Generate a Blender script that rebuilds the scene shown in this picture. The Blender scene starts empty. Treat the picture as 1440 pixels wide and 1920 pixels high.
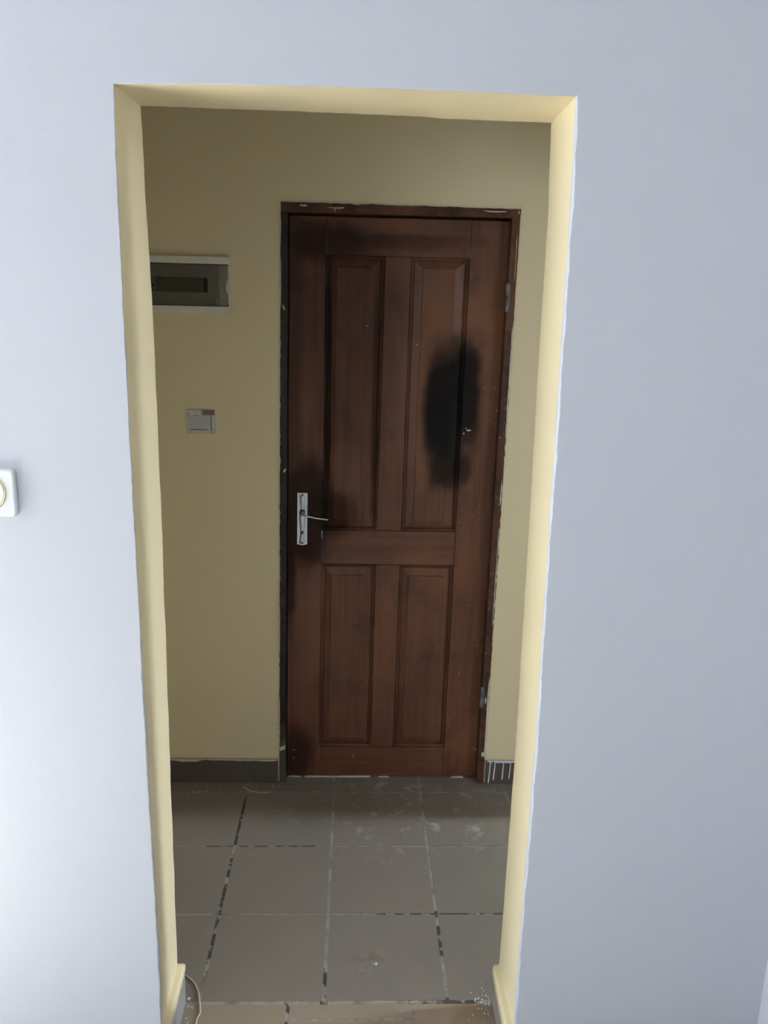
import bpy, bmesh, math, random
from mathutils import Vector, Matrix, noise

random.seed(7)
scene = bpy.context.scene
COL = scene.collection

# ------------------------------------------------------------------ camera
FPX, PITCH, YAW, ROLL = 1550.88, 0.23475, 0.0371, 0.0237
CAM_POS = Vector((0.0, -2.75572, 1.69034))
cd = bpy.data.cameras.new('camera'); cam = bpy.data.objects.new('camera', cd); COL.objects.link(cam)
cd.sensor_fit = 'HORIZONTAL'; cd.sensor_width = 36.0; cd.lens = FPX / 1440 * 36.0
cd.clip_start = 0.05; cd.clip_end = 100
_f = Vector((math.sin(YAW) * math.cos(PITCH), math.cos(YAW) * math.cos(PITCH), -math.sin(PITCH)))
_r = Vector((math.cos(YAW), -math.sin(YAW), 0)); _u = _r.cross(_f)
_r2 = _r * math.cos(ROLL) + _u * math.sin(ROLL); _u2 = -_r * math.sin(ROLL) + _u * math.cos(ROLL)
cam.matrix_world = Matrix(((_r2.x, _u2.x, -_f.x, CAM_POS.x), (_r2.y, _u2.y, -_f.y, CAM_POS.y), (_r2.z, _u2.z, -_f.z, CAM_POS.z), (0, 0, 0, 1)))
scene.camera = cam

# ------------------------------------------------------------------ world and lights
world = bpy.data.worlds.new('world'); scene.world = world; world.use_nodes = True
bg = world.node_tree.nodes['Background']; bg.inputs[0].default_value = (0.75, 0.87, 1.0, 1); bg.inputs[1].default_value = 0.5
scene.view_settings.view_transform = 'Standard'; scene.view_settings.look = 'None'
scene.view_settings.gamma = 1.0; scene.view_settings.use_curve_mapping = False
scene.view_settings.exposure = 0.0

def area(name, loc, size, direction, power, color):
    l = bpy.data.lights.new(name, 'AREA'); l.shape = 'RECTANGLE'; l.size, l.size_y = size; l.energy = power; l.color = color
    o = bpy.data.objects.new(name, l); COL.objects.link(o); o.location = loc
    o.rotation_euler = Vector(direction).to_track_quat('-Z', 'Y').to_euler()
    return o
ROOM_L, ROOM_R, ROOM_B, CEIL = -3.6, 0.945, -5.2, 2.78
WIN = (-2.26, -1.47, 0.85, 2.1)          # window in the left wall: y0 y1 z0 z1
WIN2 = (-2.95, -1.85, 0.95, 2.3)         # window in the back wall: x0 x1 z0 z1
sun_d = bpy.data.lights.new('sun', 'SUN'); sun_d.energy = 300.0; sun_d.angle = 0.009; sun_d.color = (1.0, 0.97, 0.93)
sun = bpy.data.objects.new('sun', sun_d); COL.objects.link(sun); sun.location = (-6, -2, 5)
sun.rotation_euler = Vector((1.0, 0.0, -0.84)).to_track_quat('-Z', 'Y').to_euler()     # falls through the window on to the room floor
area('window_daylight', (ROOM_L - 0.02, (WIN[0] + WIN[1]) / 2, (WIN[2] + WIN[3]) / 2), (0.79, 1.25), (1, 0, 0), 72, (0.80, 0.90, 1.0))
area('back_window_daylight', ((WIN2[0] + WIN2[1]) / 2, ROOM_B - 0.02, (WIN2[2] + WIN2[3]) / 2), (1.1, 1.35), (0, 1, 0), 31, (0.80, 0.90, 1.0))
area('side_room_fill', (3.2, -2.95, 1.5), (1.4, 1.3), (0, 1, 0), 44, (0.80, 0.90, 1.0))  # unseen fill lamp added to bring neutral light into the corridor
corr = area('corridor_slit_lamp', (5.2, -0.25, 2.05), (0.36, 0.9), (-1, -0.02, -0.38), 25, (0.80, 0.90, 1.0))  # unseen narrow lamp for daylight from the right, shaped to edge the floor shadow
corr.data.spread = math.radians(55)

# ------------------------------------------------------------------ measured layout
S = 0.3135; GX = -0.05777; GY = 0.07023            # floor tile size and joints
YB = -GY - 3 * S                                    # corridor face of the near wall
YF = YB - 0.1974                                    # room face of the near wall
SD = 0.00838                                        # lean of the door frame

# ------------------------------------------------------------------ node helpers
class NT:
    def __init__(self, name):
        self.m = bpy.data.materials.new(name); self.m.use_nodes = True
        self.t = self.m.node_tree; self.p = self.t.nodes['Principled BSDF']
        self.pos = self.t.nodes.new('ShaderNodeNewGeometry').outputs['Position']
    def link(self, a, b): self.t.links.new(a, b)
    def setv(self, sock, v):
        if isinstance(v, bpy.types.NodeSocket): self.link(v, sock)
        else:
            if sock.type == 'RGBA' and len(v) == 3: v = (*v, 1)
            sock.default_value = v
    def noise(self, scale=5, detail=4, rough=0.55, stretch=None, offset=(0, 0, 0), vec=None):
        n = self.t.nodes.new('ShaderNodeTexNoise'); v = vec or self.pos
        mp = self.t.nodes.new('ShaderNodeMapping'); mp.inputs['Scale'].default_value = stretch or (1, 1, 1); mp.inputs['Location'].default_value = offset
        self.link(v, mp.inputs[0]); self.link(mp.outputs[0], n.inputs['Vector'])
        n.inputs['Scale'].default_value = scale; n.inputs['Detail'].default_value = detail; n.inputs['Roughness'].default_value = rough
        return n.outputs['Fac']
    def ramp(self, v, a, b, lo=0.0, hi=1.0, smooth=True):
        n = self.t.nodes.new('ShaderNodeMapRange'); n.interpolation_type = 'SMOOTHSTEP' if smooth else 'LINEAR'
        self.setv(n.inputs['Value'], v); n.inputs['From Min'].default_value = a; n.inputs['From Max'].default_value = b
        n.inputs['To Min'].default_value = lo; n.inputs['To Max'].default_value = hi
        return n.outputs['Result']
    def math(self, op, a, b=0.0, c=0.0):
        n = self.t.nodes.new('ShaderNodeMath'); n.operation = op
        for i, v in enumerate((a, b, c)):
            if n.inputs[i].enabled or i < 2: self.setv(n.inputs[i], v)
        return n.outputs[0]
    def mix(self, f, a, b, mode='MIX'):
        n = self.t.nodes.new('ShaderNodeMix'); n.data_type = 'RGBA'; n.blend_type = mode
        self.setv(n.inputs[0], f); self.setv(n.inputs[6], a); self.setv(n.inputs[7], b)
        return n.outputs[2]
    def xyz(self, v=None):
        n = self.t.nodes.new('ShaderNodeSeparateXYZ'); self.link(v or self.pos, n.inputs[0]); return n.outputs
    def blob(self, c, r, soft=0.5, wob=0.25, power=4, ns=14):
        """mask of a stain: 1 inside a wobbly super-ellipsoid, fading out over soft"""
        o = self.xyz(); tot = None
        for i, ax in enumerate('xyz'):
            if r[i] is None: continue
            d = self.math('ABSOLUTE', self.math('DIVIDE', self.math('SUBTRACT', o[i], c[i]), r[i]))
            d = self.math('POWER', d, power)
            tot = d if tot is None else self.math('ADD', tot, d)
        tot = self.math('POWER', tot, 1.0 / power)
        w = self.math('MULTIPLY', self.math('SUBTRACT', self.noise(ns, 2, 0.6, offset=(c[0] * 9, 3, c[2] * 7)), 0.5), wob * 2)
        return self.ramp(self.math('ADD', tot, w), 1 + soft / 2, 1 - soft / 2)
    def specks(self, scale, size, keep, offset=(0, 0, 0)):
        v = self.t.nodes.new('ShaderNodeTexVoronoi'); v.inputs['Scale'].default_value = scale; v.inputs['Randomness'].default_value = 1
        mp = self.t.nodes.new('ShaderNodeMapping'); mp.inputs['Location'].default_value = offset
        self.link(self.pos, mp.inputs[0]); self.link(mp.outputs[0], v.inputs['Vector'])
        cs = self.xyz(v.outputs['Color'])
        near = self.ramp(v.outputs['Distance'], size, size * 0.55)
        return self.math('MULTIPLY', near, self.ramp(cs[0], keep, keep + 0.002))
    def bump(self, h, strength=0.2, dist=0.002):
        n = self.t.nodes.new('ShaderNodeBump'); n.inputs['Strength'].default_value = strength; n.inputs['Distance'].default_value = dist
        self.link(h, n.inputs['Height']); self.link(n.outputs[0], self.p.inputs['Normal'])
    def out(self, color, rough=0.5, metal=0.0, spec=0.5):
        self.setv(self.p.inputs['Base Color'], color); self.setv(self.p.inputs['Roughness'], rough)
        self.p.inputs['Metallic'].default_value = metal; self.p.inputs['Specular IOR Level'].default_value = spec
        return self.m

def mat_plain(name, c, rough=0.5, metal=0.0, var=0.06, scale=40):
    n = NT(name); f = n.noise(scale, 3)
    a = tuple(x * (1 - var) for x in c); b = tuple(min(1, x * (1 + var)) for x in c)
    return n.out(n.mix(f, a, b), rough, metal)

# ------------------------------------------------------------------ materials
def make_white():
    n = NT('white_wall_paint')
    c = n.mix(n.noise(1.6, 4), (0.545, 0.555, 0.585), (0.572, 0.580, 0.61))
    c = n.mix(n.math('MULTIPLY', n.specks(14, 0.055, 0.93), 0.25), c, (0.62, 0.63, 0.66))
    n.bump(n.math('ADD', n.noise(26, 5, 0.6), n.math('MULTIPLY', n.noise(3, 3), 2.0)), 0.22, 0.004)
    return n.out(c, 0.5, 0, 0.35)
def make_yellow():
    n = NT('cream_yellow_wall_paint')
    c = n.mix(n.noise(2.2, 4), (0.85, 0.735, 0.475), (0.88, 0.765, 0.50))
    # scuffs low on the far wall beside the door
    sc = n.math('MULTIPLY', n.blob((0.53, 0, 0.24), (0.035, 0.1, 0.10), 0.8, 0.5, 2, 30), n.ramp(n.noise(34, 5, 0.6), 0.60, 0.70))
    c = n.mix(n.math('MULTIPLY', sc, 0.75), c, (0.22, 0.19, 0.13))
    sc2 = n.math('MULTIPLY', n.blob((-0.285, 0, 0.22), (0.035, 0.1, 0.16), 0.8, 0.5, 2, 30), n.ramp(n.noise(40, 5, 0.6), 0.62, 0.72))
    c = n.mix(n.math('MULTIPLY', sc2, 0.7), c, (0.2, 0.17, 0.12))
    n.bump(n.math('ADD', n.noise(22, 5, 0.6), n.math('MULTIPLY', n.noise(4, 3), 1.5)), 0.2, 0.004)
    return n.out(c, 0.42, 0, 0.4)
WHITE = make_white(); YELLOW = make_yellow()
CEILW = mat_plain('ceiling_white', (0.74, 0.75, 0.76), 0.8, 0, 0.03, 3)

def make_wood(name, horizontal=False, post=None):
    n = NT(name)
    st = (3.0, 20, 60) if horizontal else (60, 20, 3.0)
    g = n.noise(1.0, 6, 0.62, stretch=st); big = n.noise(2.6, 3, 0.5, stretch=(1, 1, 0.6))
    c = n.mix(n.ramp(g, 0.3, 0.7), (0.105, 0.041, 0.022), (0.160, 0.064, 0.032))
    c = n.mix(n.ramp(big, 0.42, 0.68), c, (0.195, 0.080, 0.037))
    dull = []
    c = n.mix(n.math('MULTIPLY', n.ramp(n.noise(7, 5, 0.65, offset=(3, 1, 2)), 0.52, 0.72), 0.6), c, (0.05, 0.024, 0.016))
    def stain(c, cen, r, col, amt, soft=0.5, wob=0.25, power=4, ns=14):
        m = n.math('MULTIPLY', n.blob(cen, r, soft, wob, power, ns), amt); dull.append(m)
        return n.mix(m, c, col)
    BL = (0.008, 0.0075, 0.007); DK = (0.024, 0.012, 0.009)
    if post is None:
        c = stain(c, (-0.10, 0, 1.915), (0.14, None, 0.06), DK, 0.85, 1.0, 0.4, 2)
        c = stain(c, (0.12, 0, 1.92), (0.26, None, 0.025), DK, 0.55, 1.0, 0.4, 2)
        c = stain(c, (-0.17, 0, 1.02), (0.085, None, 0.20), DK, 0.9, 0.8, 0.4, 2, 9)
        c = stain(c, (-0.09, 0, 1.01), (0.10, None, 0.09), DK, 0.8, 0.9, 0.45, 2, 16)
        c = stain(c, (-0.21, 0, 1.55), (0.035, None, 0.5), DK, 0.55, 1.0, 0.5, 2, 6)
        c = stain(c, (-0.205, 0, 0.10), (0.07, None, 0.12), DK, 0.75, 0.9, 0.4, 2)
        c = stain(c, (-0.225, 0, 0.80), (0.022, None, 0.22), DK, 0.8, 0.9, 0.4, 2)
        c = stain(c, (-0.06, 0, 1.62), (0.20, None, 0.42), DK, 0.50, 1.2, 0.5, 2, 4)
        # dark strips down the margins of the upper left panel
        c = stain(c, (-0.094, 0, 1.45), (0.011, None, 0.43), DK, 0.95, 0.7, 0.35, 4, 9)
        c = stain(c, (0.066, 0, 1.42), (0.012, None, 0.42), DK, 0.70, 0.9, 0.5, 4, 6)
        # the black smoke-like smudge over the upper right panel and hinge stile
        c = stain(c, (0.289, 0, 1.40), (0.062, None, 0.195), BL, 0.98, 0.75, 0.32, 4, 9)
        c = stain(c, (0.372, 0, 1.43), (0.048, None, 0.18), BL, 0.95, 0.85, 0.38, 4, 9)
        c = stain(c, (0.285, 0, 1.33), (0.055, None, 0.09), BL, 0.9, 0.9, 0.3, 2, 12)
        c = stain(c, (0.31, 0, 1.19), (0.055, None, 0.085), BL, 0.85, 1.0, 0.4, 4, 12)
        c = stain(c, (0.370, 0, 1.18), (0.035, None, 0.05), BL, 0.75, 1.0, 0.4, 2, 12)
    elif post == 'left':
        m = n.math('MULTIPLY', n.ramp(n.noise(5, 5, 0.65, stretch=(1, 1, 0.7)), 0.30, 0.46), 0.93)
        c = n.mix(m, c, (0.012, 0.009, 0.008))
        c = stain(c, (-0.255, 0, 0.08), (0.05, None, 0.11), (0.16, 0.15, 0.14), 0.6, 0.8, 0.6, 2, 40)
    else:
        c = n.mix(n.ramp(n.noise(9, 5, 0.7), 0.42, 0.66, 0.30, 0.85), c, DK)
    # paint specks, most of them on the hinge side
    o = n.xyz()
    zone = n.math('MULTIPLY', n.ramp(o[0], 0.31, 0.39), n.ramp(o[2], 1.75, 1.5))
    s1 = n.math('MULTIPLY', n.specks(46, 0.105, 0.86), zone)
    s2 = n.specks(30, 0.07, 0.975, (5, 2, 1))
    edge = n.math('MULTIPLY', n.math('MULTIPLY', n.ramp(o[0], 0.435, 0.45), n.ramp(n.noise(70, 4, 0.7), 0.63, 0.67)), n.ramp(n.noise(5, 3), 0.48, 0.6))
    c = n.mix(n.math('MULTIPLY', n.math('MAXIMUM', n.math('MAXIMUM', s1, s2), n.math('MULTIPLY', edge, zone)), 0.85), c, (0.62, 0.52, 0.42))
    n.bump(n.math('ADD', g, n.math('MULTIPLY', n.noise(120, 3), 0.4)), 0.16, 0.0015)
    rough = n.ramp(n.noise(11, 4), 0.3, 0.7, 0.36, 0.56); spec = 0.36
    if dull:
        d = dull[0]
        for q in dull[1:]: d = n.math('MAXIMUM', d, q)
        rough = n.math('ADD', rough, n.math('MULTIPLY', d, 0.18)); spec = n.ramp(d, 0, 1, 0.36, 0.13)
    m = n.out(c, rough, 0, 0.36); n.setv(n.p.inputs['Specular IOR Level'], spec)
    return m
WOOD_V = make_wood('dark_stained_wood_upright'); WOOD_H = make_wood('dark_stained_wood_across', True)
WOOD_PL = make_wood('blackened_frame_wood', False, 'left'); WOOD_PR = make_wood('frame_wood', False, 'right'); WOOD_HEAD = make_wood('frame_head_wood', True, 'head')

def make_tile(name, base, dust=True, wet=False):
    n = NT(name)
    oi = n.t.nodes.new('ShaderNodeObjectInfo').outputs['Random']
    c = n.mix(n.noise(4, 4, offset=(1, 2, 3)), tuple(x * 0.90 for x in base), tuple(x * 1.09 for x in base))
    c = n.mix(n.math('MULTIPLY', oi, 0.22), c, tuple(x * f for x, f in zip(base, (1.12, 0.98, 0.86))))
    if dust:
        d = n.math('MULTIPLY', n.ramp(n.noise(13, 6, 0.7), 0.53, 0.72), n.blob((0.26, -0.16, 0), (0.42, 0.27, None), 0.9, 0.3, 2, 5))
        c = n.mix(n.math('MULTIPLY', d, 0.55), c, (0.62, 0.61, 0.60))
        d2 = n.math('MULTIPLY', n.ramp(n.noise(18, 6, 0.7, offset=(4, 4, 0)), 0.56, 0.75), n.ramp(n.noise(2.2, 2), 0.45, 0.65))
        c = n.mix(n.math('MULTIPLY', d2, 0.30), c, (0.55, 0.54, 0.52))
        b = n.math('MAXIMUM', n.blob((0.065, -0.865, 0), (0.055, 0.022, None), 0.9, 0.5, 2, 18), n.blob((0.035, -0.93, 0), (0.014, 0.05, None), 0.9, 0.5, 2, 18))
        c = n.mix(n.math('MULTIPLY', n.math('MULTIPLY', b, n.ramp(n.noise(26, 4), 0.48, 0.62)), 0.5), c, (0.17, 0.13, 0.085))
    if wet:
        c = n.mix(n.math('MULTIPLY', n.blob((0.34, -1.10, 0), (0.10, 0.075, None), 0.25, 0.4, 2, 7), 0.5), c, (0.24, 0.16, 0.10))
    sp = n.specks(55, 0.06, 0.985)
    c = n.mix(n.math('MULTIPLY', sp, 0.6), c, (0.72, 0.70, 0.66))
    n.bump(n.noise(30, 4), 0.08, 0.001)
    return n.out(c, n.ramp(n.noise(8, 4), 0.3, 0.7, 0.34, 0.5), 0, 0.45)
TILE = make_tile('brown_grey_floor_tile', (0.232, 0.204, 0.178)); TILE_T = make_tile('tan_threshold_tile', (0.32, 0.26, 0.195), False, True)
SKIRT_J = make_tile('bluish_grey_smeared_tile', (0.30, 0.30, 0.305), False)
SKIRT = make_tile('dark_skirting_tile', (0.11, 0.09, 0.084), False)
def make_grout():
    n = NT('floor_grout')
    f = n.ramp(n.noise(16, 4, 0.7), 0.36, 0.60)
    o = n.xyz()
    def zone(cx, cy, rx, ry): return n.blob((cx, cy, 0), (rx, ry, None), 0.3, 0.2, 4, 9)
    zn = zone(GX - S, -0.52, 0.02, 0.42)
    for q in ((-0.28, -GY - S, 0.2, 0.012), (0.30, -GY - 2 * S, 0.22, 0.012), (0.24, YB, 0.1, 0.012), (-0.1465, -1.1, 0.012, 0.1), (GX, -0.97, 0.01, 0.07), (GX + S, -0.8, 0.01, 0.06)): zn = n.math('MAXIMUM', zn, zone(*q))
    dark = n.math('MULTIPLY', zn, n.ramp(n.noise(26, 3, 0.6, offset=(7, 0, 0)), 0.42, 0.52))
    c = n.mix(f, (0.24, 0.22, 0.195), (0.37, 0.35, 0.32))
    c = n.mix(n.math('MULTIPLY', dark, 0.9), c, (0.05, 0.043, 0.036))
    n.bump(n.noise(90, 3), 0.4, 0.001)
    return n.out(c, 0.9, 0, 0.2)
GROUT = make_grout()
PLASTIC = mat_plain('aged_white_plastic', (0.84, 0.79, 0.68), 0.4, 0, 0.08, 14)
CREAM = mat_plain('cream_plastic', (0.88, 0.87, 0.84), 0.3, 0, 0.02)
GOLD = mat_plain('gold_ring', (0.76, 0.58, 0.28), 0.3, 0.8, 0.08)
STEEL = mat_plain('brushed_steel', (0.62, 0.66, 0.68), 0.30, 0.95, 0.10, 60)
DARKSTEEL = mat_plain('dull_hinge_steel', (0.21, 0.195, 0.19), 0.5, 0.6, 0.25, 50)
BLACK = mat_plain('black_hole', (0.006, 0.006, 0.006), 0.7)
SCREWM = mat_plain('screw_steel', (0.12, 0.125, 0.13), 0.4, 0.9, 0.1)
PLATE_IN = mat_plain('grey_inner_plate', (0.50, 0.47, 0.43), 0.5, 0, 0.12, 30)
BLANK = mat_plain('brown_blank_strip', (0.17, 0.135, 0.115), 0.6, 0, 0.4, 45)
BREAKER = mat_plain('grey_breaker', (0.30, 0.29, 0.27), 0.5)
DRIP = mat_plain('bluish_white_drip_paint', (0.78, 0.81, 0.86), 0.4, 0, 0.03)
PAINT_Y = mat_plain('dried_cream_paint', (0.70, 0.60, 0.42), 0.5, 0, 0.1)
PAINT_W = mat_plain('dried_white_paint', (0.78, 0.77, 0.74), 0.6, 0, 0.06)
STRING = mat_plain('beige_string', (0.60, 0.52, 0.40), 0.8, 0, 0.15, 90)
def make_smoked():
    n = NT('smoked_clear_plastic'); t = n.t
    tr = t.nodes.new('ShaderNodeBsdfTransparent'); tr.inputs[0].default_value = (0.83, 0.83, 0.80, 1)
    gl = t.nodes.new('ShaderNodeBsdfGlossy'); gl.inputs['Roughness'].default_value = 0.22; gl.inputs[0].default_value = (0.8, 0.8, 0.8, 1)
    fr = t.nodes.new('ShaderNodeFresnel'); fr.inputs[0].default_value = 1.45
    mx = t.nodes.new('ShaderNodeMixShader'); t.links.new(fr.outputs[0], mx.inputs[0]); t.links.new(tr.outputs[0], mx.inputs[1]); t.links.new(gl.outputs[0], mx.inputs[2])
    t.links.new(mx.outputs[0], t.nodes['Material Output'].inputs[0])
    return n.m
SMOKED = make_smoked()
def make_switch_plate():
    n = NT('paint_smeared_switch_plate')
    c = n.mix(n.noise(30, 3), (0.66, 0.67, 0.64), (0.74, 0.75, 0.72))
    c = n.mix(n.math('MULTIPLY', n.ramp(n.noise(55, 4, 0.7, stretch=(0.6, 1, 1)), 0.54, 0.62), 0.8), c, (0.50, 0.40, 0.22))
    o = n.xyz()
    br = n.math('MULTIPLY', n.math('MULTIPLY', n.ramp(o[2], 1.350, 1.355), n.ramp(o[0], -0.515, -0.500)), n.ramp(o[0], -0.463, -0.468))
    c = n.mix(n.math('MULTIPLY', br, 0.9), c, (0.20, 0.09, 0.05))
    return n.out(c, 0.5)
SWP = make_switch_plate()

# ------------------------------------------------------------------ mesh helpers
class MB:
    def __init__(self): self.v = []; self.f = []; self.mi = []
    def add(self, p): self.v.append(tuple(p)); return len(self.v) - 1
    def face(self, idx, m=0): self.f.append(tuple(idx)); self.mi.append(m)
    def quad(self, a, b, c, d, m=0): self.face([self.add(a), self.add(b), self.add(c), self.add(d)], m)
    def box(self, x0, x1, y0, y1, z0, z1, m=0, bev=0.0):
        if bev <= 0:
            i = [self.add((x, y, z)) for x in (x0, x1) for y in (y0, y1) for z in (z0, z1)]
            for q in ((0, 1, 3, 2), (4, 6, 7, 5), (0, 4, 5, 1), (2, 3, 7, 6), (0, 2, 6, 4), (1, 5, 7, 3)): self.face([i[k] for k in q], m)
        else:
            bm = bmesh.new(); bmesh.ops.create_cube(bm, size=1)
            for v in bm.verts: v.co = Vector(((x0 + x1) / 2 + v.co.x * (x1 - x0), (y0 + y1) / 2 + v.co.y * (y1 - y0), (z0 + z1) / 2 + v.co.z * (z1 - z0)))
            bmesh.ops.bevel(bm, geom=bm.edges[:], offset=bev, segments=2, profile=0.6, affect='EDGES')
            self.bm(bm, m)
        return self
    def bm(self, bm, m=0):
        off = len(self.v); bm.verts.index_update()
        self.v += [tuple(v.co) for v in bm.verts]
        for f in bm.faces: self.face([off + v.index for v in f.verts], m)
        bm.free()
    def prism(self, poly, y0, y1, m=0):
        """poly: (x, z) outline, extruded from y0 (front) to y1"""
        a = [self.add((x, y0, z)) for x, z in poly]; b = [self.add((x, y1, z)) for x, z in poly]
        self.face(a, m); self.face(b[::-1], m)
        for i in range(len(poly)):
            j = (i + 1) % len(poly); self.face([a[i], b[i], b[j], a[j]], m)
        return self
    def tube(self, pts, r, seg=8, m=0, cap=True):
        pts = [Vector(p) for p in pts]; rings = []
        rr = r if isinstance(r, (list, tuple)) else [r] * len(pts)
        for i, p in enumerate(pts):
            d = (pts[min(i + 1, len(pts) - 1)] - pts[max(i - 1, 0)]).normalized()
            a = d.cross(Vector((0, 0, 1)) if abs(d.z) < 0.9 else Vector((0, 1, 0))).normalized(); b = d.cross(a)
            rings.append([self.add(p + (a * math.cos(2 * math.pi * k / seg) + b * math.sin(2 * math.pi * k / seg)) * rr[i]) for k in range(seg)])
        for i in range(len(rings) - 1):
            for k in range(seg): self.face([rings[i][k], rings[i][(k + 1) % seg], rings[i + 1][(k + 1) % seg], rings[i + 1][k]], m)
        if cap: self.face(rings[0][::-1], m); self.face(rings[-1], m)
        return self
    def map(self, fn): self.v = [tuple(fn(Vector(p))) for p in self.v]; return self
    def mesh(self, name, mats, base=(0, 0, 0), smooth=False):
        me = bpy.data.meshes.new(name); bx = Vector(base)
        me.from_pydata([Vector(p) - bx for p in self.v], [], self.f)
        for m in (mats if isinstance(mats, (list, tuple)) else [mats]): me.materials.append(m)
        me.polygons.foreach_set('material_index', self.mi)
        bm = bmesh.new(); bm.from_mesh(me); bmesh.ops.remove_doubles(bm, verts=bm.verts, dist=1e-6)
        bmesh.ops.recalc_face_normals(bm, faces=bm.faces); bm.to_mesh(me); bm.free()
        if smooth:
            for p in me.polygons: p.use_smooth = True
        return me
    def build(self, name, mats, parent=None, base=None, smooth=False):
        if parent is not None: off = world_base(parent)
        else: off = Vector(base) if base is not None else Vector((0, 0, 0))
        o = bpy.data.objects.new(name, self.mesh(name, mats, off, smooth)); COL.objects.link(o)
        if parent is not None: o.parent = parent
        else: o.location = off
        return o
def world_base(o):
    p = Vector((0, 0, 0))
    while o is not None: p += o.location; o = o.parent
    return p
def tag(o, label=None, cat=None, group=None, kind=None):
    for k, v in (('label', label), ('category', cat), ('group', group), ('kind', kind)):
        if v: o[k] = v
    return o
def empty(name, loc):
    o = bpy.data.objects.new(name, None); COL.objects.link(o); o.location = loc; o.empty_display_size = 0.05; return o
def nz(x, s=1.0, seed=0.0): return noise.noise(Vector((x * s, seed * 7.31, seed * 3.7)))
def interp(tab, t):
    if t <= tab[0][0]: return tab[0][1]
    for (a, va), (b, vb) in zip(tab, tab[1:]):
        if t <= b: return va + (vb - va) * (t - a) / (b - a)
    return tab[-1][1]
def rough_poly(poly, step, amp, seed):
    """wobble the edges of an (x, z) outline"""
    out = []
    for i, (a, b) in enumerate(zip(poly, poly[1:] + poly[:1])):
        a = Vector(a); b = Vector(b); L = (b - a).length; n = max(1, int(L / step)); nrm = Vector((-(b - a).y, (b - a).x)).normalized()
        am = amp[i] if isinstance(amp, (list, tuple)) else amp
        for k in range(n):
            t = k / n; w = min(1, 4 * min(t, 1 - t)) if n > 1 else 0
            q = a.lerp(b, t) + nrm * am * w * (nz(t * L, 60, seed + i) + 0.7 * nz(t * L, 190, seed + i + 3))
            out.append((q.x, q.y))
    return out
def blob_poly(cx, cz, rx, rz, n=10, seed=0, ang=0.0):
    out = []
    for k in range(n):
        t = 2 * math.pi * k / n; r = 1 + 0.45 * nz(k * 1.7, 1, seed + 11)
        x, z = rx * r * math.cos(t), rz * r * math.sin(t)
        out.append((cx + x * math.cos(ang) - z * math.sin(ang), cz + x * math.sin(ang) + z * math.cos(ang)))
    return out

# ------------------------------------------------------------------ near wall with the doorway
FL = [(0.0, -0.4135), (0.16, -0.4134), (0.30, -0.4125), (0.82, -0.4168), (1.27, -0.4196), (1.67, -0.4210), (1.94, -0.4204), (2.06, -0.4187)]
FR = [(0.0, 0.3820), (0.13, 0.3820), (0.30, 0.3816), (0.82, 0.3852), (1.28, 0.3809), (1.69, 0.3792), (1.96, 0.3768), (2.065, 0.3735)]
FT = [(-0.42, 2.0598), (-0.25, 2.0641), (-0.07, 2.0664), (0.11, 2.0670), (0.30, 2.0651), (0.3735, 2.0648)]
BL_ = [(0.0, -0.4200), (0.126, -0.4194), (0.71, -0.4163), (1.22, -0.4136), (1.67, -0.4133), (1.87, -0.4185), (2.068, -0.4213)]
BR_ = [(0.0, 0.3791), (0.122, 0.3791), (0.71, 0.3852), (1.23, 0.3823), (1.69, 0.3787), (1.89, 0.3797), (2.061, 0.3734)]
BT_ = [(-0.4213, 2.0680), (-0.18, 2.0677), (0.026, 2.0662), (0.23, 2.0619), (0.3734, 2.0612)]
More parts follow.
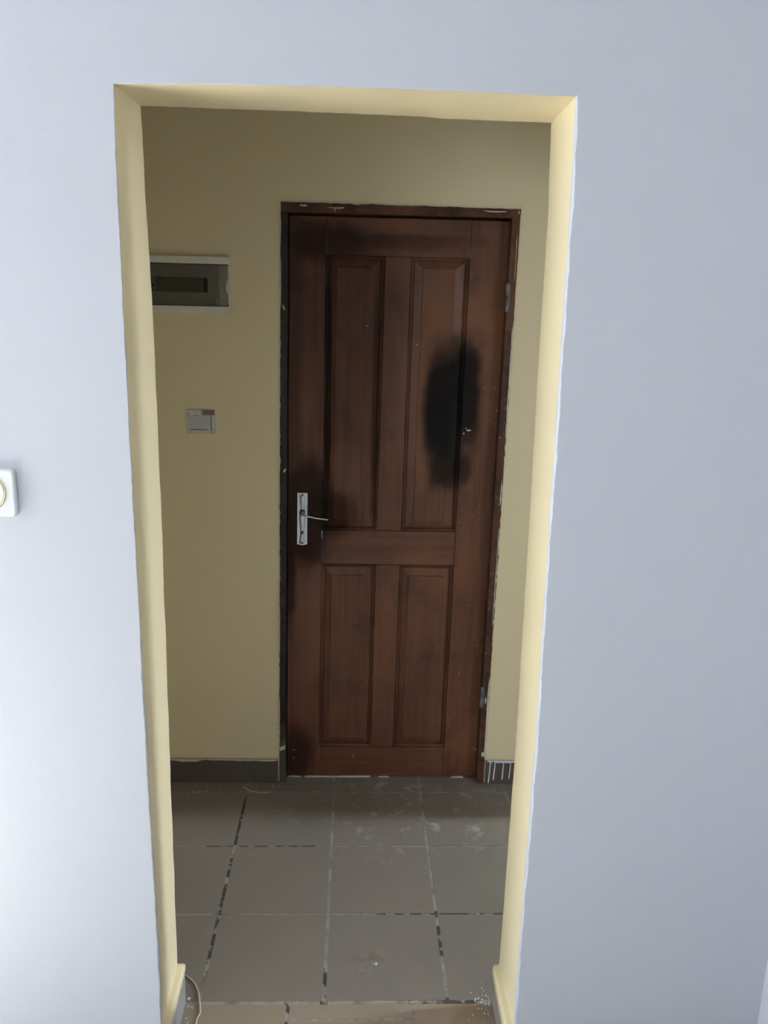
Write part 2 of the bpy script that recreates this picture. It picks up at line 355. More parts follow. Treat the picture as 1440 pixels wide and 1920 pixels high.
def build_near_wall():
    mb = MB(); NV, NH = 150, 66; pts = []
    for i in range(NV + 1):
        t = i / NV; zf = t * FT[0][1]; zb = t * BT_[0][1]
        pts.append((Vector((interp(FL, zf), zf)), Vector((interp(BL_, zb), zb)), (-1, 0) if i < NV else (-1, 1), 'L'))
    for i in range(1, NH):
        t = i / NH; xf = FL[-1][1] + t * (FR[-1][1] - FL[-1][1]); xb = BL_[-1][1] + t * (BR_[-1][1] - BL_[-1][1])
        pts.append((Vector((xf, interp(FT, xf))), Vector((xb, interp(BT_, xb))), (0, 1), 'T'))
    for i in range(NV + 1):
        t = 1 - i / NV; zf = t * FT[-1][1]; zb = t * BT_[-1][1]
        pts.append((Vector((interp(FR, zf), zf)), Vector((interp(BR_, zb), zb)), (1, 0) if i else (1, 1), 'R'))
    rings = []; D = YB - YF
    for k, (f, b, nr, side) in enumerate(pts):
        s = k * 0.0137; nr = Vector(nr)
        w = 0.0009 * nz(s, 30, 1) + 0.0011 * nz(s, 75, 2); wb = 0.0016 * nz(s, 18, 5) + 0.0005 * nz(s, 70, 6)
        cham = {'L': 0.0026, 'T': 0.0010, 'R': 0.0042}[side] * (0.85 + 0.5 * nz(s, 22, 9) + 0.35 * nz(s, 60, 10)); cham = max(cham, 0.0006)
        lap = {'L': 0.010, 'T': 0.001, 'R': 0.004}[side] * max(0.1, 0.7 + 1.6 * nz(s, 11, 4))
        if side == 'L' and f.y > 1.05: lap *= 0.3; cham *= 0.45
        prof = [(0.0, cham + w), (cham * 0.45 + 0.0006, cham * 0.3 + w), (cham + 0.001, w * 0.6), (cham + 0.0015 + lap, w * 0.3), (cham + 0.004 + lap, 0.0004 * nz(s, 6, 11)),
                (D * 0.5, 0.0005 * nz(s, 6, 12)), (D - 0.016, 0.0005 * nz(s, 6, 13)), (D - 0.006, wb * 0.6), (D - 0.0018, wb + 0.0012), (D, wb + 0.0045)]
        row = []
        for d, o in prof:
            q = f.lerp(b, d / D) + nr * o
            row.append(mb.add((q.x, YF + d, q.y)))
        rings.append(row)
    for a, b in zip(rings, rings[1:]):
        for j in range(len(a) - 1): mb.face([a[j], a[j + 1], b[j + 1], b[j]], 0 if j < 3 else 1)
    def side_face(j, y, x0, x1, m):
        prev = None; zt = CEIL
        for k, (row, (f, b, nr, side)) in enumerate(zip(rings, pts)):
            p = Vector(mb.v[row[j]])
            if nr == (-1, 0): o = [(x0, y, p.z)]
            elif nr == (1, 0): o = [(x1, y, p.z)]
            elif nr == (0, 1): o = [(p.x, y, zt)]
            elif nr == (-1, 1): o = [(x0, y, p.z), (x0, y, zt), (p.x, y, zt)]
            else: o = [(p.x, y, zt), (x1, y, zt), (x1, y, p.z)]
            oi = [mb.add(q) for q in o]
            if prev is not None:
                mb.face([prev[0], row[j], oi[0], prev[1]], m)
            if len(oi) == 3: mb.face([row[j], oi[2], oi[1], oi[0]], m)
            prev = (row[j], oi[-1])
    side_face(0, YF, ROOM_L, ROOM_R, 0); side_face(len(rings[0]) - 1, YB, -1.9, 1.0, 1)
    me_o = mb.build('wall_front', [WHITE, YELLOW])
    for p in me_o.data.polygons: p.use_smooth = len(p.vertices) == 4 and p.area < 0.004
    me_o.data.set_sharp_from_angle(angle=math.radians(50))
    vs = me_o.data.vertices
    for p in me_o.data.polygons:
        ys = [vs[i].co.y for i in p.vertices]; p.use_smooth = max(ys) - min(ys) > 1e-5
    tag(me_o, 'bluish white wall around the open doorway with cream yellow reveals', 'wall', kind='structure')
build_near_wall()

# ------------------------------------------------------------------ room shell
def shell(name, boxes, m, label, cat='wall'):
    mb = MB()
    for b in boxes: mb.box(*b)
    return tag(mb.build(name, m), label, cat, kind='structure')
y0, y1, z0, z1 = WIN; T = 0.16
shell('wall_left', [(ROOM_L - T, ROOM_L, ROOM_B, y0, 0, CEIL), (ROOM_L - T, ROOM_L, y1, YF, 0, CEIL), (ROOM_L - T, ROOM_L, y0, y1, 0, z0), (ROOM_L - T, ROOM_L, y0, y1, z1, CEIL)], WHITE,
      'white side wall of the room with the daylight window')
shell('wall_right', [(ROOM_R, ROOM_R + 0.05, ROOM_B, YF, 0, CEIL)], WHITE, 'pale wall meeting the doorway wall at the lower right edge')
a0, a1, b0, b1 = WIN2
shell('wall_back', [(ROOM_L - T, a0, ROOM_B - T, ROOM_B, 0, CEIL), (a1, ROOM_R + 0.12, ROOM_B - T, ROOM_B, 0, CEIL), (a0, a1, ROOM_B - T, ROOM_B, 0, b0), (a0, a1, ROOM_B - T, ROOM_B, b1, CEIL)], WHITE, 'white wall behind the camera')
shell('ceiling', [(ROOM_L - T, 5.7, ROOM_B - T, 0.2, CEIL, CEIL + 0.1)], CEILW, 'white ceiling over room and corridor', 'ceiling')
FXL, FXR, FZT = -0.26078, 0.49506, 2.0233
def build_far_wall():
    mb = MB()
    def P(u, z): return (u + SD * z, z)
    hole = [P(FXL + 0.002, 0), P(FXL + 0.002, FZT - 0.002), P(FXR - 0.002, FZT - 0.002), P(FXR - 0.002, 0)]
    mb.prism([(-1.9, 0), hole[0], hole[1], (hole[1][0], CEIL), (-1.9, CEIL)], 0, 0.16)
    mb.prism([hole[3], (1.06, 0), (1.06, CEIL), (hole[2][0], CEIL), hole[2]], 0, 0.16)
    mb.prism([hole[1], hole[2], (hole[2][0], CEIL), (hole[1][0], CEIL)], 0, 0.16)
    o = mb.build('wall_far', YELLOW); tag(o, 'cream yellow corridor wall around the dark wooden door', 'wall', kind='structure')
build_far_wall()
shell('wall_corridor_left', [(-2.0, -1.9, YB, 0.16, 0, CEIL)], YELLOW, 'cream wall closing the corridor on the left')
shell('wall_shade_nib', [(1.0, 1.12, -0.235, 0, 0, CEIL), (1.0, 1.12, YB, 0, 2.1, CEIL), (1.0, 1.12, -3.1, YB, 0, CEIL)], YELLOW, 'unseen cream wall nib added beside the door to shade the floor')  # unseen nib added to block the corridor lamp from the floor by the door
shell('wall_bounce_room', [(1.06, 5.6, 0.0, 0.16, 0, CEIL), (1.12, 5.6, -3.2, -3.1, 0, CEIL), (5.5, 5.6, -3.1, 0, 0, CEIL)], WHITE, 'unseen white walls added past the corridor to bounce daylight in')  # out-of-view room, made white so its bounce stays neutral in the corridor

# ------------------------------------------------------------------ floor: grout bed and tiles
def make_room_floor():
    n = NT('pale_room_floor')
    c = n.mix(n.noise(3, 4), (0.56, 0.55, 0.53), (0.62, 0.61, 0.59))
    return n.out(c, 0.5, 0, 0.4)
shell('floor_room', [(ROOM_L - T, ROOM_R + 0.12, ROOM_B - T, YF - 0.002, -0.12, 0.0)], make_room_floor(), 'pale floor of the room in front of the doorway', 'floor')
fl = MB(); fl.box(-2.0, 1.12, YF - 0.002, 0.2, -0.12, -0.0011); fl.box(1.12, 5.7, -3.2, 0.2, -0.12, -0.0011)
floor = tag(fl.build('floor', GROUT), 'brown grey ceramic tile floor with pale grout lines', 'floor', kind='structure')
def tile_mesh(w, d, mat, name='floor_tile', g=0.0034, gy=0.0019):
    bm = bmesh.new(); bmesh.ops.create_cube(bm, size=1)
    for v in bm.verts: v.co = Vector((v.co.x * (w - 2 * g), v.co.y * (d - 2 * gy), v.co.z * 0.01 - 0.005))
    top = [e for e in bm.edges if all(v.co.z > -0.001 for v in e.verts)]
    bmesh.ops.bevel(bm, geom=top, offset=0.0014, segments=2, affect='EDGES')
    mb = MB(); mb.bm(bm); return mb.mesh(name, mat)
def put_tile(me, x, y, tilt=True, z=0.0, label=None):
    o = bpy.data.objects.new('floor_tile', me); COL.objects.link(o); o.parent = floor; o.location = (x, y, z)
    if tilt: o.rotation_euler = (random.uniform(-1, 1) * 0.0016, random.uniform(-1, 1) * 0.0016, random.uniform(-1, 1) * 0.0022); o.location.z = z - 0.0003 + random.uniform(-0.0004, 0.0003)
    return o
TM = tile_mesh(S, S, TILE); TM0 = tile_mesh(S, GY + 0.055, TILE)
for k in range(-6, 5):
    xc = GX + (k + 0.5) * S
    put_tile(TM0, xc, (0.055 - GY) / 2, False)
    for j in range(3): put_tile(TM, xc, -GY - (j + 0.5) * S)
# threshold tiles inside the doorway
def put_thr(x0, x1, ya, yb_): put_tile(tile_mesh(x1 - x0, ya - yb_, TILE_T, g=0.003, gy=0.003), (x0 + x1) / 2, (ya + yb_) / 2, True, 0.0)
put_thr(-0.416, -0.1465, YB - 0.004, YF); put_thr(-0.1465, 0.168, YB - 0.004, -1.0655); put_thr(-0.1465, 0.168, -1.0655, YF); put_thr(0.168, 0.379, YB - 0.004, YF)

# ------------------------------------------------------------------ skirting
def skirt_tiles(name, label, y_front, y_back, spans, h, axis='x', wob=0.0, ztop=None):
    """a run of skirting tiles as children of one baseboard"""
    a = empty(name, ((spans[0][0] + spans[-1][1]) / 2 if axis == 'x' else (y_front + y_back) / 2, (y_front + y_back) / 2 if axis == 'x' else (spans[0][0] + spans[-1][1]) / 2, 0))
    tag(a, label, 'baseboard', kind='structure')
    for i, (p, q) in enumerate(spans):
        mb = MB(); hh = h + (0.0 if not wob else random.uniform(-wob, wob))
        if axis == 'x': mb.box(p + 0.0008, q - 0.0008, y_front, y_back, 0.001, hh, 0, 0.0018)
        else: mb.box(y_front, y_back, p + 0.0008, q - 0.0008, 0.001, hh, 0, 0.0018)
        mb.build('skirting_tile', SKIRT, a)
    return a
bl = skirt_tiles('baseboard_left', 'dark tile skirting on the far wall left of the door', -0.010, 0.002, [(-1.0, -0.68), (-0.68, -0.3725), (-0.3725, -0.2655)], 0.092)
br = skirt_tiles('baseboard_right', 'dark tile skirting with white paint drips right of the door', -0.010, 0.002, [(0.501, 0.63), (0.63, 0.93)], 0.090)
# ragged cream paint running over the top of the left skirting
def paint_strip(parent, name, pts_top, pts_bot, y_f, mat, t=0.0012):
    poly = pts_bot + pts_top[::-1]
    MB().prism(poly, y_f - t, y_f + 0.0004).build(name, mat, parent)
xs = [-0.78 + i * 0.0125 for i in range(42)]
paint_strip(bl, 'paint_edge', [(x, 0.096) for x in xs], [(x, 0.0885 + 0.005 * nz(x, 12, 2) + 0.003 * nz(x, 50, 3) - (0.004 if -0.64 < x < -0.55 else 0)) for x in xs], -0.010, PAINT_Y)
xs = [0.505 + i * 0.008 for i in range(18)]
paint_strip(br, 'paint_edge', [(x, 0.0945) for x in xs], [(x, (0.0855 if x > 0.53 else 0.090) + 0.003 * nz(x, 60, 4)) for x in xs], -0.010, DRIP)
for x, ztop, zb, w in ((0.516, 0.104, -0.0, 0.0042), (0.5335, 0.090, 0.016, 0.0046), (0.5655, 0.088, 0.016, 0.0044), (0.5915, 0.088, 0.020, 0.004)):
    n = 9; L = []; Rr = []
    for i in range(n + 1):
        t = i / n; z = ztop + (max(zb, 0.0025) - ztop) * t; c = x + 0.0035 * (0.5 - t) + 0.0012 * nz(t * 3 + x * 40, 1.3, 2); ww = w * (0.62 + 0.4 * t) * (0.6 if i in (0, n) else 1)
        L.append((c - ww / 2 * 1.1, z)); Rr.append((c + ww / 2 * 1.1, z))
    MB().prism(L + Rr[::-1], -0.0125, -0.0095).build('paint_drip', DRIP, br)
MB().prism([(0.521, 0.096), (0.5245, 0.096), (0.5245, 0.084), (0.5225, 0.080), (0.5205, 0.084)], -0.0122, -0.0095).build('paint_drip', PAINT_Y, br)

def jamb_skirt(name, label, xa, xb, top, sgn):
    """skirting tile on a reveal of the doorway; top and upper edge are daubed with wall paint"""
    a = tag(empty(name, ((xa + xb) / 2, (YB + YF) / 2, 0)), label, 'baseboard', kind='structure')
    MB().box(min(xa, xb), max(xa, xb), YF + 0.012, YB + 0.001, 0.001, top - 0.0015, 0, 0.003).build('skirting_tile', SKIRT_J, a)
    # paint skin over the top and part way down the face, with an uneven lower edge
    mb = MB(); N = 22; o = 0.0012; prev = None
    for i in range(N + 1):
        y = YF + 0.010 + (YB + 0.003 - YF - 0.010) * i / N
        zl = top - 0.016 - 0.012 * (1 - i / N) + 0.004 * nz(y, 30, 3 + sgn) + 0.002 * nz(y, 90, 5)
        if sgn > 0: zl = top - 0.019 - 0.014 * (1 - i / N) + 0.003 * nz(y, 40, 8)
        else: zl = top - 0.030 - 0.010 * (1 - i / N) + 0.003 * nz(y, 40, 8)
        xf = xb + sgn * o
        cur = [mb.add(p) for p in ((xa - sgn * 0.004, y, top + 0.0006), (xb - sgn * 0.003, y, top + 0.0008), (xf, y, top - 0.0025), (xf, y, zl), (xb - sgn * 0.001, y, zl - 0.0005))]
        if prev:
            for j in range(4): mb.face([prev[j], prev[j + 1], cur[j + 1], cur[j]])
        else: mb.face(cur)
        prev = cur
    mb.face(prev[::-1])
    mb.build('paint_skin', YELLOW, a, None, True)
    return a
jamb_skirt('baseboard_jamb_left', 'grey skirting tile daubed with cream paint on the left reveal', -0.424, -0.4025, 0.1125, 1)
jamb_skirt('baseboard_jamb_right', 'skirting tile daubed with cream paint on the right reveal', 0.386, 0.3665, 0.105, -1)
# skirting of the near room, its top just at the lower right corner of the picture
skirt_tiles('baseboard_front', 'skirting tile at the foot of the white wall right of the doorway', YF - 0.010, YF + 0.001, [(0.41, 0.62), (0.62, 0.934)], 0.118)

# ------------------------------------------------------------------ the door
door = tag(empty('door_1', (0.12, 0.02, 0)), 'dark brown stained four panel wooden door with black smudge and steel lever handle', 'door', kind='structure')
DY = 0.030                                            # front of the leaf
K = (2.75572 + DY) / 2.75572
def dz(z): return 1.69034 + (z - 1.69034) * K
def du(u): return u * K
def lean(p): return Vector((p.x + SD * p.z, p.y, p.z))
def dpart(mb, name, mat, parent=None, label=None, smooth=False):
    o = mb.map(lean).build(name, mat, parent or door, smooth=smooth)
    if label: o['label'] = label
    return o
FY = -0.007
PW = 0.0245
post_in_l, post_in_r = FXL + PW - 0.003, FXR - PW
HB = 1.9955
def frame_piece(poly, amp, seed, name, mat, label, y1=0.155):
    return dpart(MB().prism(rough_poly(poly, 0.012, amp, seed), FY, y1), name, mat, None, label)
frame_piece([(FXL, 0.0), (post_in_l, 0.0), (post_in_l, HB), (FXL, HB)], [0, 0.0, 0, 0.0032], 1, 'frame_post', WOOD_PL, 'blackened frame post on the lock side', 0.072)
frame_piece([(post_in_r, 0.0), (FXR, 0.0), (FXR, HB), (post_in_r, HB)], [0, 0.003, 0, 0.0], 5, 'frame_post', WOOD_PR, 'brown frame post on the hinge side', 0.072)
frame_piece([(FXL, HB), (FXR, HB), (FXR + 0.001, FZT - 0.001), (FXL, FZT + 0.001)], [0.0004, 0.0, 0.0028, 0.0015], 9, 'frame_head', WOOD_HEAD, 'brown frame head with chipped upper edge', 0.072)
# stops behind the leaf
dpart(MB().box(FXL, FXL + 0.045, 0.0725, 0.155, 0, 2.0), 'door_stop', WOOD_PL)
dpart(MB().box(FXR - 0.045, FXR, 0.0725, 0.155, 0, 2.0), 'door_stop', WOOD_PR)
dpart(MB().box(FXL, FXR, 0.0725, 0.155, 1.955, FZT), 'door_stop', WOOD_HEAD)
dpart(MB().box(FXL + 0.045, FXR - 0.045, 0.09, 0.155, -0.002, 0.012), 'door_sill', WOOD_HEAD)

LX0, LX1 = du(-0.2345), du(0.4655)
LZ0, LZ1 = 0.0065, dz(1.9865)
TH = 0.040
uL, uR = du(-0.1165), du(0.3435)                      # inner edges of the stiles
m0, m1 = du(0.0715), du(0.1555)                       # muntin
zt, zm1, zm0, zb = dz(1.8690), dz(0.9640), dz(0.8415), dz(0.1425)
G = 0.0007
def plank(x0, x1, za, zb_, name, mat, dy=0.0, label=None):
    return dpart(MB().box(x0 + G, x1 - G, DY + dy, DY + TH, za + G, zb_ - G, 0, 0.0016), name, mat, None, label)
plank(LX0, uL, LZ0, LZ1, 'stile', WOOD_V, 0.0); plank(uR, LX1, LZ0, LZ1, 'stile', WOOD_V, 0.0003)
plank(uL, uR, zt, LZ1, 'top_rail', WOOD_H, 0.0006); plank(uL, uR, zm0, zm1, 'lock_rail', WOOD_H, 0.0009); plank(uL, uR, LZ0, zb, 'bottom_rail', WOOD_H, 0.0005)
plank(m0, m1, zm1, zt, 'muntin', WOOD_V, 0.0008); plank(m0, m1, zb, zm0, 'muntin', WOOD_V, 0.0010)
def panel(x0, x1, za, zb_, fx0, fx1, fz0, fz1):
    """raised field with bevelled margins"""
    mb = MB()
    ring = [((x0 + 0.009, x1 - 0.009, za + 0.009, zb_ - 0.009), 0.0195), ((x0 + 0.0125, x1 - 0.0125, za + 0.0125, zb_ - 0.0125), 0.0192), ((x0 + 0.0135, x1 - 0.0135, za + 0.0135, zb_ - 0.0135), 0.0160), ((fx0 - 0.004, fx1 + 0.004, fz0 - 0.004, fz1 + 0.004), 0.0105),
            ((fx0 - 0.001, fx1 + 0.001, fz0 - 0.001, fz1 + 0.001), 0.0098), ((fx0, fx1, fz0, fz1), 0.0062), ((fx0 + 0.0015, fx1 - 0.0015, fz0 + 0.0015, fz1 - 0.0015), 0.0055)]
    prev = None
    ex = ((x0 - 0.004, x1 + 0.004, za - 0.004, zb_ + 0.004), 0.0196)
    for (a, b, c, d), y in [ex] + ring:
        cur = [mb.add(p) for p in ((a, DY + y, c), (b, DY + y, c), (b, DY + y, d), (a, DY + y, d))]
        if prev:
            for j in range(4): mb.face([prev[j], prev[(j + 1) % 4], cur[(j + 1) % 4], cur[j]])
        prev = cur
    mb.face(prev)
    # back of the panel
    a, b, c, d = ex[0]; bk = [mb.add((x, DY + 0.032, z)) for x, z in ((a, c), (b, c), (b, d), (a, d))]; mb.face(bk[::-1])
    for j in range(4): mb.face([bk[j], bk[(j + 1) % 4], (j + 1) % 4, j])
    o = dpart(mb, 'panel', WOOD_V)
    # moulding stuck round the inside of stiles and rails
    mo = MB(); prof = [(0.0, 0.0014), (0.0002, 0.0075), (0.0026, 0.0075), (0.0029, 0.0030), (0.0048, 0.0042), (0.0068, 0.0078), (0.0080, 0.0105), (0.0084, 0.0198)]; prev = None
    for off, y in prof:
        cur = [mo.add(p) for p in ((x0 + off, DY + y, za + off), (x1 - off, DY + y, za + off), (x1 - off, DY + y, zb_ - off), (x0 + off, DY + y, zb_ - off))]
        if prev:
            for j in range(4): mo.face([prev[j], prev[(j + 1) % 4], cur[(j + 1) % 4], cur[j]])
        prev = cur
    bm_o = dpart(mo, 'moulding', WOOD_V, o)
    return o
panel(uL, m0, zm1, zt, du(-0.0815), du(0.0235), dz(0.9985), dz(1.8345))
panel(m1, uR, zm1, zt, du(0.1955), du(0.3005), dz(0.9985), dz(1.8358))
panel(uL, m0, zb, zm0, du(-0.0820), du(0.0275), dz(0.1752), dz(0.7995))
panel(m1, uR, zb, zm0, du(0.1880), du(0.3085), dz(0.1765), dz(0.8000))

# lock plate with lever
def disc(mb, x, z, r, ya, yb_, seg=20, m=0):
    poly = [(x + r * math.cos(2 * math.pi * k / seg), z + r * math.sin(2 * math.pi * k / seg)) for k in range(seg)]
    mb.prism(poly, ya, yb_, m)
    return mb
px0, px1, pz0, pz1 = du(-0.2022), du(-0.1680), dz(0.9112), dz(1.0935)
pc = (px0 + px1) / 2
poly = [(px0, pz0 + 0.002), (px0 + 0.006, pz0), (pc, pz0 - 0.0022), (px1 - 0.006, pz0), (px1, pz0 + 0.002), (px1, pz1 - 0.001), (px1 - 0.001, pz1), (px0 + 0.001, pz1), (px0, pz1 - 0.001)]
lp = MB(); lp.prism(poly, DY - 0.0022, DY + 0.001)
# raised waisted rib down the middle
N = 26; prev = None
for i in range(N + 1):
    t = i / N; z = pz0 + 0.003 + (pz1 - pz0 - 0.006) * t
    w = 0.0090 + 0.0026 * math.cos(t * 2 * math.pi * 2); e = 0.0 if i in (0, N) else 1.0
    cur = [lp.add((pc + w * f, DY - 0.0021 - 0.0034 * h * e, z)) for f, h in ((-1, 0), (-0.82, 0.35), (-0.55, 0.8), (0, 1), (0.55, 0.8), (0.82, 0.35), (1, 0))]
    if prev:
        for j in range(6): lp.face([prev[j], prev[j + 1], cur[j + 1], cur[j]])
    prev = cur
plate = dpart(lp, 'lock_plate', STEEL, None, 'brushed steel long lock plate')
for z in (dz(1.0865), dz(0.9180)):
    s = MB(); disc(s, pc, z, 0.0038, DY - 0.0062, DY - 0.003); s.box(pc - 0.003, pc + 0.003, DY - 0.0067, DY - 0.0061, z - 0.0005, z + 0.0005)
    dpart(s, 'screw', SCREWM, plate)
k = MB(); disc(k, pc, dz(0.9567), 0.0046, DY - 0.0060, DY - 0.0035); k.prism([(pc - 0.0022, dz(0.9567)), (pc + 0.0022, dz(0.9567)), (pc + 0.0018, dz(0.9567) - 0.0085), (pc - 0.0018, dz(0.9567) - 0.0085)], DY - 0.0059, DY - 0.0036)
dpart(k, 'keyhole', BLACK, plate)
hz = dz(1.0268)
c = MB(); disc(c, pc - 0.001, hz, 0.0100, DY - 0.010, DY - 0.0035, 24); dpart(c, 'rose', SCREWM, plate)
lv = MB()
lv.tube([(pc, DY - 0.006, hz), (pc, DY - 0.026, hz), (pc + 0.001, DY - 0.036, hz - 0.0005), (pc + 0.006, DY - 0.043, hz - 0.0015), (pc + 0.016, DY - 0.046, hz - 0.004), (pc + 0.04, DY - 0.045, hz - 0.0090),
         (pc + 0.065, DY - 0.043, hz - 0.0132), (pc + 0.088, DY - 0.041, hz - 0.0165), (pc + 0.091, DY - 0.0405, hz - 0.0170)],
        [0.0058, 0.0056, 0.0050, 0.0044, 0.0038, 0.0031, 0.0028, 0.0025, 0.0014], 12)
dpart(lv, 'lever_handle', STEEL, plate, None, True)

# hinges
for za, zb_ in ((1.706, 1.799), (0.306, 0.388)):
    u = 0.4690; hm = MB(); zc = (za + zb_) / 2
    hm.tube([(u, -0.006, za), (u, -0.006, za + 0.002), (u, -0.006, zc - 0.0012)], [0.0045, 0.0062, 0.0062], 14)
    h = dpart(hm, 'hinge', DARKSTEEL, None, 'dull steel lift-off hinge', True)
    h2 = MB(); h2.tube([(u, -0.006, zc + 0.0012), (u, -0.006, zb_ - 0.004), (u, -0.006, zb_)], [0.0062, 0.0062, 0.0036], 14); dpart(h2, 'knuckle', DARKSTEEL, h, None, True)
    h3 = MB(); h3.tube([(u, -0.006, zc - 0.004), (u, -0.006, zc + 0.004)], 0.0040, 12); dpart(h3, 'pin', BLACK, h)
    h4 = MB(); h4.box(u + 0.004, u + 0.008, -0.010, 0.03, za + 0.006, zb_ - 0.006); dpart(h4, 'leaf_plate', DARKSTEEL, h)

# dried paint on the frame edges
def smear(poly, y=FY, mat=PAINT_Y, t=0.0010):
    dpart(MB().prism(poly, y - t, y + 0.0006), 'paint_smear', mat)
smear([(-0.2585, 0.128), (-0.240, 0.1365), (-0.2385, 0.139), (-0.244, 0.143), (-0.2385, 0.148), (-0.2395, 0.151), (-0.2495, 0.147), (-0.260, 0.143)])
smear(blob_poly(-0.2505, 1.7035, 0.0022, 0.0085, 10, 1, 0.35)); smear(blob_poly(-0.2455, 1.171, 0.0030, 0.0070, 10, 2, -0.6))
smear([(-0.203, 2.018), (-0.180, 2.0175), (-0.176, 2.0145), (-0.186, 2.0125), (-0.200, 2.0145)]); smear([(-0.118, 2.0135), (-0.098, 2.0115), (-0.075, 2.0125), (-0.060, 2.0135), (-0.068, 2.0095), (-0.089, 2.0090), (-0.105, 2.0105)])
smear([(-0.0925, 2.008), (-0.0905, 2.008), (-0.0908, 1.9985), (-0.0925, 1.9985)]); smear([(0.375, 2.016), (0.41, 2.0145), (0.447, 2.0150), (0.452, 2.0130), (0.415, 2.0105), (0.395, 2.0112)])
smear(blob_poly(0.4895, 2.012, 0.002, 0.006, 9, 4))
def edge_line(u, z_a, z_b, w, mat, seed, y=FY):
    n = max(3, int((z_b - z_a) / 0.02)); L = []; Rr = []
    for i in range(n + 1):
        t = i / n; z = z_a + (z_b - z_a) * t; ww = w * (0.55 + 0.9 * abs(nz(z, 25, seed))) * (0.15 if i in (0, n) else 1); cc = u + 0.0012 * nz(z, 18, seed + 2)
        L.append((cc - ww / 2, z)); Rr.append((cc + ww / 2, z))
    smear(L + Rr[::-1], y, mat)
edge_line(0.4935, 1.30, 1.66, 0.0030, PAINT_W, 1); edge_line(0.4910, 1.06, 1.15, 0.0036, PAINT_W, 2); edge_line(0.4920, 0.62, 0.98, 0.0026, PAINT_W, 3); edge_line(0.4930, 0.10, 0.42, 0.0042, DRIP, 4)
edge_line(0.4895, 1.80, 1.95, 0.0016, PAINT_Y, 5); edge_line(-0.2600, 1.90, 1.98, 0.0020, PAINT_Y, 6); edge_line(-0.2600, 1.70, 1.86, 0.0024, PAINT_Y, 7); edge_line(-0.2605, 0.5, 0.68, 0.0022, PAINT_Y, 8); edge_line(-0.2605, 0.16, 0.34, 0.0020, PAINT_Y, 9)
smear(blob_poly(0.4865, 0.118, 0.0055, 0.010, 10, 7)); smear(blob_poly(0.4845, 0.335, 0.0022, 0.012, 10, 8), FY, PAINT_W)
# chips on the leaf
def chip(poly): dpart(MB().prism(poly, DY - 0.0007, DY + 0.003), 'paint_chip', PAINT_W)
chip([(uL - 0.0022, dz(0.962)), (uL - 0.0004, dz(0.962)), (uL + 0.0012, dz(0.935)), (uL - 0.0002, dz(0.932))])
chip(blob_poly(0.3730, dz(1.3170), 0.0085, 0.0026, 12, 3)); chip(blob_poly(0.3575, dz(1.3060), 0.0018, 0.0030, 9, 5)); chip(blob_poly(0.3640, dz(1.3240), 0.0020, 0.0016, 8, 6))
chip(blob_poly(0.010, dz(0.103), 0.0010, 0.0060, 8, 9)); chip(blob_poly(-0.21, dz(0.128), 0.0030, 0.0012, 8, 10)); chip(blob_poly(-0.212, dz(0.098), 0.0028, 0.0013, 8, 11))
# white line under the door: thin uneven strips along the gap
def gap_line(x0, x1, seed):
    n = max(3, int((x1 - x0) / 0.012)); mb = MB(); a = []; b = []
    for i in range(n + 1):
        x = x0 + (x1 - x0) * i / n; w = 0.0052 * (0.5 + 0.5 * abs(nz(x, 30, seed)) * 2) * (0.3 if i in (0, n) else 1)
        a.append((x, 0.0008)); b.append((x, 0.0008 + w))
    mb.prism(a + b[::-1], DY - 0.0025, DY + 0.006); mb.build('white_line', PAINT_W, floor)
for i, (a, b) in enumerate(((-0.231, -0.185), (-0.170, -0.055), (-0.052, 0.075), (0.105, 0.145), (0.38, 0.425))): gap_line(a, b, 20 + i)

# ------------------------------------------------------------------ fuse box on the far wall
fb = tag(empty('fuse_box', (-0.575, 0, 1.766)), 'white consumer unit with smoked clear cover on the cream wall left of the door', 'fuse box')
bx0, bx1, bz0, bz1 = -0.742, -0.4075, 1.6775, 1.8550
body = MB(); cz0, cz1 = 1.7020, 1.8315
body.box(bx0, bx1, -0.018, 0.0, cz1, bz1, 0, 0.003); body.box(bx0, bx1, -0.018, 0.0, bz0, cz0, 0, 0.003)
body.box(bx0, bx0 + 0.012, -0.018, 0.0, cz0, cz1, 0, 0.002); body.box(bx1 - 0.0035, bx1, -0.015, 0.0, cz0, cz1, 0, 0.001)
body.build('body', PLASTIC, fb)
sx = -0.4770
ip = MB(); ya, yb_ = -0.0075, -0.0005
ip.box(bx0 + 0.012, bx1 - 0.0035, ya, yb_, 1.7895, cz1 - 0.001); ip.box(bx0 + 0.012, bx1 - 0.0035, ya, yb_, cz0 + 0.001, 1.7445); ip.box(sx, bx1 - 0.0035, ya, yb_, 1.7445, 1.7895)
ip.build('inner_plate', PLATE_IN, fb)
MB().box(bx0 + 0.012, sx, -0.0015, -0.0004, 1.7445, 1.7895).build('slot_recess', BLACK, fb)
MB().box(-0.640, -0.4915, -0.0062, -0.0014, 1.7455, 1.7885, 0, 0.001).build('blank_strip', BLANK, fb)
bk = MB(); bk.box(-0.6585, -0.6405, -0.0105, -0.0014, 1.7460, 1.7885, 0, 0.001); bro = bk.build('breaker', BREAKER, fb)
MB().box(-0.6530, -0.6475, -0.0145, -0.0100, 1.7600, 1.7680, 0, 0.001).build('toggle', BLACK, bro)
MB().box(-0.6800, -0.6620, -0.0105, -0.0014, 1.7460, 1.7885, 0, 0.001).build('breaker', BREAKER, fb)
MB().box(-0.4415, bx1 - 0.0036, -0.0095, -0.0076, cz0 + 0.001, cz1 - 0.001, 0, 0.0008).build('side_strip', PLASTIC, fb)
MB().box(-0.4498, -0.4452, -0.0135, -0.0076, 1.7085, 1.7290, 0, 0.0018).build('latch_tab', CREAM, fb)
